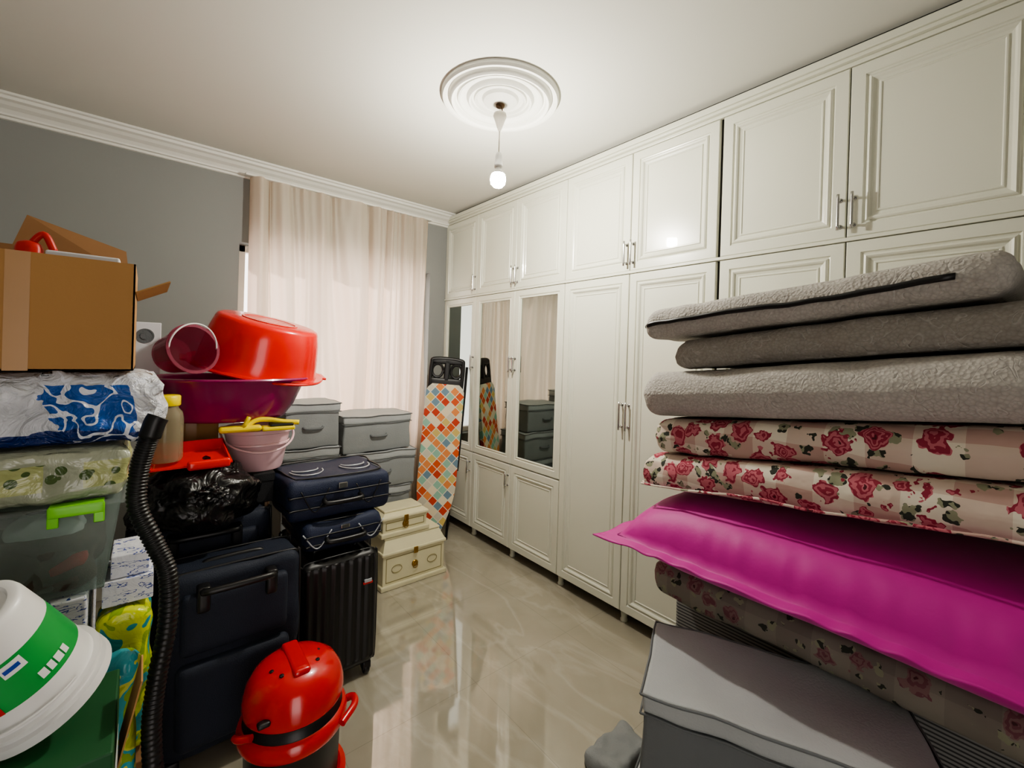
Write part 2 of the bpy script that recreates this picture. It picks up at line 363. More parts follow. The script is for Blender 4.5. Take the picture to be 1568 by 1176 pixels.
b.add(box(XW+.0185,XW+.021,yb[5]-.008,yb[5]+.008,.08,2.67),'dark',False)
for i in range(8):
    g0=.009 if i==4 else .0022; g1=.009 if i==5 else .0022
    ya=yb[i+1]+g0; yc=yb[i]-g1
    b.add(nested(ya,yc,2.004,2.668,DP),'ward',False)
    if i<3:
        b.add(nested(ya,yc,.70,1.985,GP,False),'ward',False)
        b.add(box(XW+.011,XW+.013,ya+.06,yc-.06,.76,1.925),'mirror',False)
        b.add(nested(ya,yc,.078,.69,DP),'ward',False)
    else: b.add(nested(ya,yc,.078,1.985,DP),'ward',False)
b.add(box(XW-.006,XW+.02,yb[8],YW-.001,1.987,2.002,.002),'ward',False)
for (p,z0,z1) in ((.0,2.672,2.69),(.018,2.69,2.705),(.026,2.705,2.735)):
    b.add(box(XW-p,XW+.05,yb[8],YW-.001,z0,z1,.003),'ward',False)
b.add(box(XW+.01,XW+.05,yb[8],YW-.001,2.735,ZC-.001),'dark',False)  # dark strip paints the shadow line above the cornice
b.add(box(XW+.12,XW+.14,yb[8],YW-.001,.0,.08),'dark',False)  # dark strip paints the shade beneath the carcass
for i in range(9):
    for dx in (.03,.45): b.add(lathe([(.02,.0),(.022,.01),(.017,.02),(.022,.076)],16,True),'ward',True,T(XW+.02+dx,min(YW-.03,max(yb[8]+.03,yb[i])),0))
def handle(y,z0,z1):
    x=XW-.03
    b.add(tube([(x,y,z0),(x,y,(z0+z1)/2),(x,y,z1)],.0055,10,4),'chrome')
    for z in (z0+.018,z1-.018):
        b.add(tube([(x,y,z),(XW+.002,y,z)],.005,8,2),'chrome'); b.add(lathe([(.009,0),(.009,.004)],12,True),'chrome',True,T(XW+.002,y,z,0,-90,0))
for i,both in ((1,0),(2,1),(4,1),(6,1)):
    for s in ((1,) if not both else (1,-1)):
        handle(yb[i]+s*.022,2.03,2.17)
for s in (1,-1): handle(yb[4]+s*.022,1.10,1.26); handle(yb[6]+s*.022,1.10,1.26); handle(yb[2]+s*.022 if s==1 else yb[2]-.022,1.38,1.50)
handle(yb[1]+.022,1.38,1.5); handle(yb[1]+.022,.52,.63); handle(yb[2]+.022,.52,.63)
b.done()
# ---------------------------------------------------------------- curtain
b=B('curtain'); V=[];F=[]; nx,nzv=320,44; cx0,cx1=.515,1.86
for j in range(nzv+1):
    tz=j/nzv; z=.03+tz*(2.652-.03)
    for i in range(nx+1):
        u=i/nx
        wob=.9*math.sin((1-tz)*2.2+u*6)+.5*math.sin((1-tz)*4+u*17)
        ph=u*2*math.pi*8+2.8*math.sin(u*7+.6)+wob*1.1
        amp=.6+.4*math.sin(u*11+2)
        y=YW-.088+(.052*amp*math.sin(ph)+.014*math.sin(ph*1.9+1.3+wob)+.006*math.sin(ph*4.3+tz*3))*(.75+.25*(1-tz))
        if tz>.9: y+=.006*math.sin(u*150)*(tz-.9)/.1
        x=cx0+(cx1-cx0)*u+.026*math.cos(ph)*amp + .03*(1-u)*math.sin(tz*3.1)
        V.append((x,min(y,YW-.02),z))
for j in range(nzv):
    for i in range(nx): k=j*(nx+1)+i; F.append([k,k+1,k+nx+2,k+nx+1])
b.add((V,F),'curtain'); b.done()
b=B('curtain_rail'); b.add(box(.48,1.88,YW-.10,YW-.06,2.653,2.668,.003),'plaster',False); b.done()
# ---------------------------------------------------------------- grey fabric boxes
def grey_box(x0,x1,y0,y1,z0,z1,sag=.012,seed=0,X=None):
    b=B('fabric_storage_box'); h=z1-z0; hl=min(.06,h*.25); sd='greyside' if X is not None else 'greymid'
    def wob(p):
        return p+nz(p,9,.006,seed)
    def lid(p):
        u=(p.x-x0)/(x1-x0)*2-1; v=(p.y-y0)/(y1-y0)*2-1
        q=p+nz(p,8,.009,seed+1)
        if p.z>z1-.02: q.z-=sag*max(0,(1-u*u))*max(0,(1-v*v))
        return q
    tf=lambda f:(lambda p:(X@f(p)) if X is not None else f(p))
    b.add(rbox(x0+.006,x1-.006,y0+.006,y1-.006,z0,z1-hl+.004,.012,22),sd,True,None,tf(wob))
    b.add(rbox(x0,x1,y0,y1,z1-hl,z1,.012,26),'grey',True,None,tf(lid))
    e=.002
    for z in (z1-.006,z1-hl):
        P=[(x0-e,y0-e,z),(x1+e,y0-e,z),(x1+e,y1+e,z),(x0-e,y1+e,z),(x0-e,y0-e,z)]
        for a,c in zip(P,P[1:]):
            a=Vector(a);c=Vector(c); b.add(tube([a.lerp(c,t/6) for t in range(7)],.0035 if z>z1-.01 else .003,6,3),'greyside',True,None,tf(lid))
    xm=(x0+x1)/2; zz=z0+(h-hl)*.6
    b.add(tube([(xm-.06,y0+.004,zz),(xm-.04,y0-.012,zz-.01),(xm+.04,y0-.012,zz-.01),(xm+.06,y0+.004,zz)],.007,8),'greyside',True,None,tf(lambda p:p))
    if X is not None:
        b.add(box(x0+.01,x1-.01,y0-.004,y0+.003,z1-.02,z1-.004),'blackfab',False,None,tf(lid))
    return b.done()
grey_box(1.03,1.55,2.95,3.30,.0,.27,seed=1); grey_box(1.02,1.53,2.95,3.30,.272,.54,seed=2); grey_box(1.05,1.56,2.94,3.29,.542,.80,seed=3); grey_box(1.02,1.52,2.95,3.29,.802,1.06,.03,seed=4)
grey_box(.64,.985,2.9,3.25,.0,.3,seed=5); grey_box(.64,.985,2.9,3.25,.302,.6,seed=6); grey_box(.64,.985,2.9,3.25,.602,.88,seed=7); grey_box(.65,.985,2.9,3.24,.882,1.165,.02,seed=8)
# ---------------------------------------------------------------- ironing board
b=B('ironing_board')
Xb=T(1.77,3.04,.06,-5,4,-28)
nn=40
def wid(t):
    w=.155
    if t<.35: w=.155*math.sin(math.pi/2*(t/.35*.85+.15))**.8
    if t>.94: w=.155*math.sqrt(max(0,1-((t-.94)/.06)**2)*.5+.5)
    return max(.02,w)
V=[];F=[]
for s in (0,1):
    for i in range(nn+1):
        t=i/nn; w=wid(t)
        for k in range(9): V.append((w*(k/4-1),(.0 if s==0 else .03),1.2*t))
for s in (0,1):
    o=s*(nn+1)*9
    for i in range(nn):
        for k in range(8): q=o+i*9+k; F.append([q,q+1,q+10,q+9])
o=(nn+1)*9
for i in range(nn):
    for k in (0,8): q=i*9+k; F.append([q,q+9,q+9+o,q+o])
for i in (0,nn):
    for k in range(8): q=i*9+k; F.append([q,q+1,q+1+o,q+o])
b.add((V,F),'iron',True,Xb)
b.add(tube([(-.12,.05,-.05),(-.12,.05,.6),(-.05,.05,1.15)],.011,8),'black',True,Xb); b.add(tube([(.12,.05,-.05),(.12,.05,.6),(.06,.05,1.2)],.011,8),'black',True,Xb)
b.add(tube([(-.12,.05,-.04),(.12,.05,-.04)],.013,8,3),'black',True,Xb)
b.add(tube([(.16,.06,.5),(.165,.06,.9),(.165,.06,1.36)],.012,8),'black',True,Xb)
b.add(tube([(-.13,.035,1.16),(-.13,.035,1.36),(-.10,.035,1.405),(.10,.035,1.405),(.13,.035,1.36),(.13,.035,1.16)],.018,10),'black',True,Xb)
b.add(rbox(-.13,.13,.02,.05,1.17,1.25,.012,14),'black',True,Xb); b.add(rbox(-.025,.025,.02,.05,1.22,1.41,.012,12),'black',True,Xb)
b.add(rbox(-.13,.13,.02,.05,1.365,1.415,.012,14),'black',True,Xb)
for s in (-1,1): b.add(tube([(s*.078+.045*math.cos(a*math.pi/6),.035,1.31+.055*math.sin(a*math.pi/6)) for a in range(13)],.012,8,2),'black',True,Xb)
b.done(40)
# ---------------------------------------------------------------- chests
def chest(x0,x1,y0,y1,z0,z1,ring):
    b=B('decorative_chest'); h=z1-z0; zl=z0+h*.68
    b.add(box(x0,x1,y0,y1,z0,z0+.03,.006),'cream',False)
    b.add(box(x0+.015,x1-.015,y0+.015,y1-.015,z0+.02,zl,.004),'cream',False)
    b.add(box(x0+.004,x1-.004,y0+.004,y1-.004,zl,zl+.022,.007),'cream',False)
    V=[(x0+.012,y0+.012,zl+.02),(x1-.012,y0+.012,zl+.02),(x1-.012,y1-.012,zl+.02),(x0+.012,y1-.012,zl+.02),(x0+.04,y0+.05,z1-.012),(x1-.04,y0+.05,z1-.012),(x1-.04,y1-.05,z1-.012),(x0+.04,y1-.05,z1-.012)]
    b.add((V,[[0,1,5,4],[1,2,6,5],[2,3,7,6],[3,0,4,7],[4,5,6,7]]),'cream',False)
    b.add(box(x0+.035,x1-.035,y0+.045,y1-.045,z1-.014,z1,.005),'cream',False)
    yf=y0+.0135; za,zb_=z0+.045,zl-.015; xa,xb=x0+.035,x1-.035
    for p in ((xa,xb,za,za+.004),(xa,xb,zb_-.004,zb_),(xa,xa+.004,za,zb_),(xb-.004,xb,za,zb_)): b.add(box(p[0],p[1],yf,yf+.003,p[2],p[3]),'olive',False)
    xm=(x0+x1)/2; zm=(za+zb_)/2
    b.add(lathe([(.022,0),(.022,.004),(.012,.008),(.001,.009)],20),'gold',True,T(xm,y0+.015,zm,90,0,0))
    b.add(tube([(xm+.016*math.cos(a*math.pi/6),y0+.004,zm-.012+.016*math.sin(a*math.pi/6)) for a in range(13)],.0022,6,2),'gold')
    b.add(box(xm-.014,xm+.014,y0-.002,y0+.006,zl-.02,zl+.02,.002),'gold',False)
    if ring:
        for s in (-1,1):
            xc=xm+s*(x1-x0)*.27
            b.add(tube([(xc+.035*math.cos(a*math.pi/8),yf-.001,zm+.024*math.sin(a*math.pi/8)) for a in range(17)],.0018,6,2),'olive')
    return b.done()
chest(1.15,1.62,2.57,2.90,0,.315,True); chest(1.16,1.50,2.61,2.86,.316,.475,False)
# ---------------------------------------------------------------- suitcases
def suitcase(name,x0,x1,y0,y1,z0,z1,m,kind,X=None,r=.04):
    b=B(name)
    f=(lambda p:X@p) if X is not None else None
    A=lambda vf,mm,sm=True:b.add(vf,mm,sm,None,f)
    w=x1-x0;h=z1-z0;d=y1-y0;xm=(x0+x1)/2
    zb0=z0+(.05 if kind in('hard','up') else 0.004)
    if kind=='hard':
        def ribs(p):
            q=Vector(p)
            if p.y<y0+.03 and zb0+.04<p.z<z1-.04: q.y+=.003*(1 if math.sin((p.x-x0)/w*2*math.pi*9)>0 else -1)
            if p.z>z1-.03 and p.y>y0+.03 : q.z+=.003*(1 if math.sin((p.x-x0)/w*2*math.pi*9)>0 else -1)
            return X@q if X is not None else q
        b.add(rbox(x0,x1,y0,y1,zb0,z1-.02,r,90),m,True,None,ribs)
        A(box(x0-.002,x1+.002,(y0+y1)/2-.006,(y0+y1)/2+.006,zb0+.03,z1-.05),'dark',False)
        A(box(x1-.07,x1-.035,y0-.006,y0+.002,z1-.16,z1-.145,.002),'pipe',False)
        A(box(x1-.075,x1-.03,y0-.005,y0+.002,z1-.168,z1-.158,.002),'redp',False)
    else:
        bulge=lambda p:(lambda q:(X@q if X is not None else q))(p+nz(p,7,.012,w*10))
        b.add(rbox(x0,x1,y0,y1,zb0,z1,r,34),m,True,None,bulge)
        if kind=='up':
            A(rbox(x0+.04,x1-.04,y0-.035,y0+.03,zb0+.05,zb0+h*.50,.03,24),m); A(rbox(x0+.05,x1-.05,y0-.025,y0+.03,zb0+h*.54,z1-.06,.02,24),m)
    def loop(y,zz0,zz1,inset,mm,rad):
        xx0,xx1=x0+inset,x1-inset; c=.05
        P=[(xx0+c,y,zz0),(xx1-c,y,zz0),(xx1-c*.3,y,zz0+c*.3),(xx1,y,zz0+c),(xx1,y,zz1-c),(xx1-c*.3,y,zz1-c*.3),(xx1-c,y,zz1),(xx0+c,y,zz1),(xx0+c*.3,y,zz1-c*.3),(xx0,y,zz1-c),(xx0,y,zz0+c),(xx0+c*.3,y,zz0+c*.3),(xx0+c,y,zz0)]
        A(tube(P,rad,6,4),mm)
    if kind!='flat':
        loop(y0+.035,zb0,z1-(.02 if kind=='hard' else 0),-.002,'black',.005); loop(y1-.035,zb0,z1-(.02 if kind=='hard' else 0),-.002,'black',.005)
        A(tube([(xm-.09,(y0+y1)/2,z1-.02),(xm-.08,(y0+y1)/2,z1-.002),(xm+.08,(y0+y1)/2,z1-.002),(xm+.09,(y0+y1)/2,z1-.02)],.010,8),'black')
        for sx in (x0+.04,x1-.04):
            for yy in (y0+.03,y1-.03):
                A(rbox(sx-.02,sx+.02,yy-.02,yy+.02,.022,.062,.008,8),'black')
                b.add(lathe([(.008,-.012),(.022,-.012),(.024,-.008),(.024,.008),(.022,.012),(.008,.012)],18,True),'black',True,(X if X is not None else Matrix())@T(sx,yy,.024,0,90,0))
    if kind=='up':
        A(tube([(xm-.10,y0-.02,z1-.05),(xm-.09,y0-.06,z1-.04),(xm+.09,y0-.06,z1-.04),(xm+.10,y0-.02,z1-.05)],.013,8),'black')
        A(rbox(xm-.125,xm-.085,y0-.045,y0+.01,z1-.12,z1-.03,.01,8),'black'); A(rbox(xm+.085,xm+.125,y0-.045,y0+.01,z1-.12,z1-.03,.01,8),'black')
    if kind=='flat':
        zt=z1+.002; c=.045
        P=[(x0+c,y0+c,zt),(xm,y0+c*.6,zt),(x1-c,y0+c,zt),(x1-c*.6,(y0+y1)/2,zt),(x1-c,y1-c,zt),(x0+c,y1-c,zt),(x0+c*.6,(y0+y1)/2,zt),(x0+c,y0+c,zt)]
        A(tube(P,.004,6,8),'black')
        for a,c2 in ((x0+.05,xm-.04),(xm+.04,x1-.05)):
            m_=(a+c2)/2; hw=(c2-a)/2
            A(tube([(m_+hw*math.cos(t*math.pi/8),(y0+y1)/2-.02-.09*math.sin(t*math.pi/8),zt+.002) for t in range(9)],.0035,6,3),'pipe')
            A(tube([(m_+hw*math.cos(t*math.pi/8)*.8,(y0+y1)/2+.0-.04*math.sin(t*math.pi/8),zt+.002) for t in range(9)],.0035,6,3),'pipe')
        for zz in (z0+(z1-z0)*.35,z0+(z1-z0)*.65):
            A(tube([(x0-.002,y1-.06,zz),(x0+.01,y0+.02,zz),(x0+.05,y0-.003,zz),(x1-.05,y0-.003,zz),(x1-.01,y0+.02,zz),(x1+.002,y1-.06,zz)],.004,6,6),'black')
        for s in (-1,1):
            A(tube([(xm+s*.12-.06,y0-.004,z0+h*.78),(xm+s*.12,y0-.006,z0+h*.25),(xm+s*.12+.06,y0-.004,z0+h*.78)],.003,6,8),'pipe' if z0<.7 else 'black')
        A(tube([(xm-.08,y0,z0+h*.5),(xm-.07,y0-.03,z0+h*.45),(xm+.07,y0-.03,z0+h*.45),(xm+.08,y0,z0+h*.5)],.011,8),'black')
        A(box(xm-.02,xm+.02,y0-.006,y0+.004,z0+h*.72,z0+h*.86,.003),'chrome',False)
    return b.done()
suitcase('hardshell_suitcase',.52,.86,1.95,2.16,0,.60,'black','hard')
suitcase('upright_suitcase',.06,.495,1.86,2.08,0,.70,'navy','up')
suitcase('upright_suitcase',-.04,.44,2.135,2.36,0,.80,'navy','up')
suitcase('upright_suitcase',.54,.94,2.23,2.47,0,.58,'blackfab','up')
suitcase('soft_travel_case',.53,.89,1.99,2.40,.604,.735,'navy2','flat')
suitcase('soft_travel_case',.47,.94,2.02,2.42,.742,.925,'navy2','flat')
# ---------------------------------------------------------------- vacuum cleaner
b=B('drum_vacuum_cleaner'); X=T(.405,1.56,0)
b.add(lathe([(.001,.04),(.13,.04),(.14,.06),(.145,.24),(.15,.26)],48),'black',True,X)
b.add(lathe([(.155,.03),(.165,.035),(.167,.075),(.15,.085),(.14,.08)],48),'redv',True,X)
b.add(lathe([(.145,.255),(.160,.258),(.166,.27),(.166,.29),(.158,.305),(.15,.31)],48),'redv',True,X)
b.add(lathe([(.15,.30),(.148,.315),(.142,.325),(.142,.34),(.15,.345)],48),'black',True,X)
b.add(lathe([(.143,.342),(.150,.346),(.153,.360),(.151,.385),(.143,.415),(.125,.445),(.098,.465),(.06,.476),(.001,.48)],56),'redv',True,X)
b.add(rbox(-.026,.026,-.09,.09,.464,.484,.012,16),'redv',True,X)
b.add(tube([(-.155,0,.29),(-.172,-.02,.31),(-.168,-.06,.33),(-.14,-.09,.34)],.011,10),'redv',True,X)
b.add(tube([(.155,-.02,.27),(.178,-.05,.29),(.165,-.1,.30),(.11,-.14,.29)],.012,10),'redv',True,X)
for (px,py) in ((.055,-.05),(.07,.0),(-.055,-.06),(-.075,-.02)): b.add(lathe([(.007,0),(.007,.004),(.001,.005)],14),'black',True,X@T(px,py,.472-abs(px)*.05,0,0,0))
b.add(rbox(-.13,-.095,-.125,-.10,.375,.39,.006,10),'black',True,X)
for a in (20,110,200,290):
    a=math.radians(a); b.add(lathe([(.01,-.012),(.03,-.012),(.032,0),(.03,.012),(.01,.012)],20,True),'redv',True,X@T(.155*math.cos(a),.155*math.sin(a),.032,90,0,math.degrees(a)))
b.add(tube([(-.1,-.105,.16),(-.125,-.13,.16)],.028,16,3),'black',True,X)
b.done(40)
hp=[(.018,1.45,1.295),(.008,1.455,1.25),(-.006,1.46,1.18),(-.008,1.45,1.09),(.028,1.44,.99),(.056,1.42,.91),(.058,1.415,.79),(.040,1.42,.65),(.032,1.42,.53),(.04,1.42,.38),(.05,1.42,.2),(.07,1.43,.07),(.12,1.42,.03),(.20,1.41,.06),(.262,1.415,.145)]
b=B('vacuum_hose'); b.add(tube(hp,lambda i:.0205+.0016*math.sin(i*math.pi/2.5),14,50),'black')
b.add(tube([(.028,1.452,1.315),(.021,1.45,1.30),(.012,1.453,1.265)],.024,14,6),'black'); b.done()
def blob(b,c,r,m,amp=.18,seed=0):
    bm=bmesh.new(); bmesh.ops.create_icosphere(bm,subdivisions=5,radius=1)
    for p in bm.verts:
        n=p.co.normalized(); d=1+amp*noise.noise(n*2.2+Vector((seed,0,0)))+amp*.45*(abs(noise.noise(n*5+Vector((0,seed,0))))-.2)+amp*.08*noise.noise(n*13)
        z=n.z*d
        if z<-.55: z=-.55-(z+.55)*.05
        p.co=Vector((c[0]+n.x*d*r[0],c[1]+n.y*d*r[1],c[2]+z*r[2]))
    b.add(frombm(bm),m)
b=B('garbage_bag'); blob(b,(.172,2.12,.892),(.20,.165,.148),'bag',.26,3); blob(b,(.20,1.98,.95),(.05,.04,.03),'bag',.5,8); b.done()
b=B('shoe_box'); b.add(box(.38,.462,2.22,2.36,.805,.93,.004),'blackfab',False); b.add(box(.377,.465,2.217,2.363,.90,.937,.003),'blackfab',False); b.done()
# ---------------------------------------------------------------- cardboard stack + basins
b=B('cardboard_box'); b.add(box(.0,.27,2.60,2.86,0,.58,.004),'card',False); b.add(box(.12,.18,2.597,2.863,.2,.581),'tape',False); b.done()
b=B('cardboard_box'); b.add(box(.02,.28,2.60,2.86,.582,1.17,.004),'card',False); b.add(box(.14,.20,2.598,2.862,.9,1.171),'tape',False); b.done()
b=B('cardboard_box'); b.add(box(.06,.262,2.385,2.59,0,1.17,.004),'card',False); b.add(box(.14,.18,2.383,2.592,.9,1.171),'tape',False); b.done()
def basin(name,X,sx,sy,R,h,m,rimw=.02,base=.74):
    b=B(name); X=X@Matrix.Diagonal((sx,sy,1,1))
    Rb=R*base
    P=[(.001,0),(Rb*.90,0),(Rb*.97,.006),(Rb,.018),(Rb+(R-Rb)*.35,h*.3),(Rb+(R-Rb)*.72,h*.68),(R-.004,h-.014),(R,h-.008),(R+rimw,h-.012),(R+rimw+.004,h-.006),(R+rimw,h),(R-.004,h),(R-.012,h-.01),(Rb+(R-Rb)*.68,h*.68),(Rb+(R-Rb)*.3,h*.3),(Rb-.008,.02),(Rb*.9,.008),(.001,.008)]
    b.add(lathe(P,72),m,True,X)
    for s in (1,-1): b.add(rbox(-.05,.05,R+rimw-.01,R+rimw+.02,h-.012,h,.005,10),m,True,X@T(0,0,0,0,0,90*s))
    b.add(lathe([(Rb*.55,-.001),(Rb*.55,-.004),(Rb*.50,-.004),(Rb*.50,-.001)],48),m,True,X)
    return b.done(50)
basin('washing_basin',T(.30,2.40,1.176),1.0,.88,.325,.192,'purple')
basin('washing_basin',T(.455,2.36,1.632)@Matrix.Rotation(math.radians(12),4,(.8,0,0))@Matrix.Rotation(math.radians(9),4,'Y')@Matrix.Rotation(math.pi,4,'X'),1.0,.92,.262,.24,'red',.03,.84)
b=B('plastic_pail'); X=T(.115,2.18,1.478,78,0,28)
b.add(lathe([(.001,-.08),(.065,-.08),(.074,-.072),(.092,.055),(.100,.06),(.100,.066),(.088,.066),(.070,-.066),(.001,-.072)],40),'reddk',True,X); b.add(tube([(.09*math.cos(t),.095*math.sin(t),.062+.03*math.sin(t)) for t in [math.pi*i/10 for i in range(11)]],.003,6,3),'white',True,X); b.done(50)
b=B('carton_box'); b.add(box(-.075,.05,2.50,2.595,1.375,1.60,.003),'paper',False); b.add(lathe([(.001,0),(.032,0),(.032,.002),(.026,.002),(.026,.001),(.016,.001),(.016,.003),(.001,.003)],28),'greyside',False,T(-.005,2.5,1.54,90,0,0)); b.done()
b=B('mop_bucket'); X=T(.415,2.35,.94)
b.add(lathe([(.001,0),(.10,0),(.105,.01),(.135,.17),(.15,.175),(.152,.19),(.14,.195),(.13,.185),(.10,.015),(.001,.008)],44),'pinkb',True,X)
b.add(lathe([(.128,.115),(.134,.118),(.134,.126),(.130,.128)],44),'pinkb',True,X)
b.add(tube([(.15*math.cos(t),-.15*abs(math.sin(t))*1.03,.17-.075*abs(math.sin(t))) for t in [math.pi*i/12 for i in range(13)]],.005,8,3),'pinkb',True,X); b.done(50)
b=B('dustpan_brush'); X=T(.38,2.195,1.137,0,0,-4)
b.add(rbox(-.14,.02,-.03,.03,0,.026,.012,20),'yellow',True,X); b.add(tube([(-.04,0,.02),(.0,.01,.045),(.05,.01,.045),(.10,.0,.035),(.17,-.01,.028)],.011,10),'yellow',True,X)
b.add(rbox(.02,.15,-.04,.035,.0,.018,.006,14),'yellow',True,X); b.add(rbox(.05,.145,-.035,.03,.016,.030,.006,12),'black',True,X); b.add(tube([(-.05,-.02,.02),(-.03,-.02,.065)],.009,8,3),'yellow',True,X); b.done()
b=B('dustpan'); X=T(.14,2.15,1.045,3,0,4)
V=[(-.13,-.10,0),(.13,-.10,0),(.13,.09,.01),(-.13,.09,.01),(-.13,-.10,.006),(.13,-.10,.006),(.13,.09,.06),(-.13,.09,.06),(-.122,-.10,.006),(.122,-.10,.006),(.122,.08,.016),(-.122,.08,.016),(-.122,.08,.06),(.122,.08,.06)]
b.add((V,[[0,1,2,3],[0,1,5,4],[1,2,6,5],[2,3,7,6],[3,0,4,7],[8,9,10,11],[10,11,12,13],[9,10,13,5],[8,11,12,4],[12,13,6,7]]),'red',False,X)
b.add(rbox(-.02,.12,-.125,-.095,-.01,.025,.01,14),'red',True,X); b.done()
b=B('plastic_jar'); X=T(.062,2.11,1.063)
b.add(lathe([(.001,0),(.052,0),(.057,.01),(.057,.16),(.052,.185),(.040,.20),(.040,.215)],36),'jar',True,X); b.add(lathe([(.044,.21),(.046,.213),(.046,.245),(.042,.249),(.001,.249)],32),'yellow',True,X); b.done(50)
# ---------------------------------------------------------------- left column
b=B('open_cardboard_box'); x0,x1,y0,y1,z0,z1=-.50,-.025,1.50,1.80,1.432,1.708; t=.004
for q in ((x0,x1,y0,y0+t,z0,z1),(x0,x1,y1-t,y1,z0,z1),(x0,x0+t,y0,y1,z0,z1),(x1-t,x1,y0,y1,z0,z1),(x0,x1,y0,y1,z0,z0+t)): b.add(box(*q),'card',False)
b.add(box(-.25,-.21,y0-.001,y0+.001,z0,z1),'tape',False)
b.add(([(x0,y1,z1),(x1-.02,y1,z1),(x1-.03,y1+.05,z1+.085),(-.27,y1+.06,z1+.155),(-.29,y1+.02,z1+.06),(x0,y1+.02,z1+.06)],[[0,1,2,3,4,5]]),'card2',False)
b.add(([(x0,y1+.003,z1),(x1-.02,y1+.003,z1),(x1-.03,y1+.053,z1+.085),(-.27,y1+.063,z1+.155),(-.29,y1+.023,z1+.06),(x0,y1+.023,z1+.06)],[[0,1,2,3,4,5]]),'card2',False)
b.add(box(0,t,y0+.01,y1-.01,0,.08),'card',False,T(x1,0,z1-.07,0,62,0))
b.add(box(-.20,-.06,1.60,1.68,z0+.005,z1+.025,.004),'paper',False); b.add(rbox(-.26,-.21,1.63,1.68,z0+.005,z1+.05,.02,12),'redp',True); b.add(tube([(-.24,1.66,z1+.03),(-.21,1.65,z1+.07),(-.19,1.65,z1+.03)],.008,8),'redp')
b.add(rbox(-.34,-.28,1.56,1.62,z0+.01,z1+.02,.02,12),'white',True); b.done()
def pack(name,m,x0,x1,y0,y1,z0,z1,r,a,seed):
    b=B(name); b.add(rbox(x0,x1,y0,y1,z0,z1,r,64),m,True,None,lambda p:p+nz(p,11,a,seed)*(0.1 if p.z<z0+.01 or p.z>z1-.01 else 1)+nz(p,30,a*.45,seed)*(0.1 if p.z<z0+.01 or p.z>z1-.01 else 1)); return b
pack('toilet_roll_pack','rolls',-.50,.035,1.50,1.82,1.246,1.426,.05,.024,2).done()
pack('paper_napkin_pack','napk',-.50,-.03,1.49,1.80,1.113,1.24,.03,.014,5).done()
b=B('clear_storage_bin')
def taper(p):
    k=(1.105-p.z)/.235*.03; return Vector((p.x+k*(1 if p.x<-.27 else -1),p.y+k*(1 if p.y<1.66 else -1),p.z))
x0,x1,y0,y1,z0,z1=-.50,-.04,1.49,1.83,.876,1.095
for q in ((x0,x1,y0,y0+.004,z0,z1),(x0,x1,y1-.004,y1,z0,z1),(x0,x0+.004,y0,y1,z0,z1),(x1-.004,x1,y0,y1,z0,z1),(x0,x1,y0,y1,z0,z0+.004)): b.add(box(*q),'clearp',False,None,taper)
b.add(box(x0-.008,x1+.008,y0-.008,y1+.008,z1,z1+.012,.004),'clearp',False)
for xa,xb_ in ((x1-.13,x1-.03),(x0+.1,x0+.2)):
    b.add(rbox(xa,xb_,y0-.018,y0-.009,z1-.012,z1+.014,.003,10),'lime'); b.add(box(xa+.002,xb_-.002,y0-.018,y0+.02,z1+.010,z1+.016,.002),'lime',False)
    for xq in (xa,xb_-.02): b.add(box(xq,xq+.02,y0-.017,y0-.009,z1-.035,z1-.008,.002),'lime',False)
b.add(box(x1+.009,x1+.016,y0+.1,y0+.22,z1-.03,z1+.012,.003),'lime',False)
b.add(rbox(x0+.05,x1-.05,y0+.03,y1-.05,z0+.006,z1-.07,.03,30),'brownstuff',True,None,lambda p:p+nz(p,18,.03,3))
b.add(rbox(x0+.25,x1-.08,y0+.035,y0+.15,z1-.09,z1-.03,.02,14),'paper',True,None,lambda p:p+nz(p,18,.02,6)); b.add(rbox(x0+.31,x1-.07,y0+.03,y0+.10,z0+.05,z0+.10,.02,14),'redp',True,None,lambda p:p+nz(p,18,.02,9)); b.done()
b=B('stacked_carton'); b.add(box(-.50,-.10,1.50,1.82,0,.55,.004),'paper',False); b.add(box(-.50,-.10,1.50,1.82,.553,.870,.004),'wbprint',False); b.done()
b=B('medicine_carton'); b.add(box(-.075,.03,1.56,1.72,.80,.868,.003),'wbprint',False); b.add(box(-.06,.02,1.57,1.71,.869,.93,.003),'wbprint',False); b.done()
b=B('shopping_bag'); b.add(rbox(-.085,.03,1.53,1.66,.40,.79,.03,40),'bagprint',True,None,lambda p:p+nz(p,12,.014,1)); b.done()
b=B('shopping_bag'); b.add(rbox(-.12,-.005,1.38,1.465,.30,.74,.03,40),'bagprint2',True,None,lambda p:p+nz(p,12,.016,4)); b.done()
b=B('carton_box'); b.add(box(-.095,.035,1.51,1.72,0,.388,.003),'card2',False); b.done()
b=B('carton_box'); b.add(box(-.14,-.01,1.372,1.48,0,.29,.003),'paper',False); b.done()
b=B('green_white_carton'); b.add(box(-.42,-.03,1.08,1.355,0,.62,.004),'paper',False); b.add(box(-.42,-.03,1.08,1.355,.622,.745,.004),'dgreen',False)
b.add(box(0,.003,0,.10,0,.16),'card',False,T(-.026,1.15,.66,0,12,0)); b.done()
b=B('paint_bucket'); X=T(-.192,1.215,.912,0,-24,0)@T(0,0,0,18,0,0)@Matrix.Scale(.83,4)
b.add(lathe([(.001,.138),(.07,.138),(.075,.145),(.088,.145),(.094,.14),(.097,.13),(.1035,.066)],56),'white',True,X)
b.add(lathe([(.1035,.066),(.106,.04),(.1125,-.045)],56),'green',True,X)
b.add(lathe([(.1125,-.045),(.118,-.10),(.130,-.102),(.130,-.112),(.120,-.114),(.121,-.125),(.132,-.127),(.134,-.15),(.124,-.156),(.001,-.156)],56),'white',True,X)
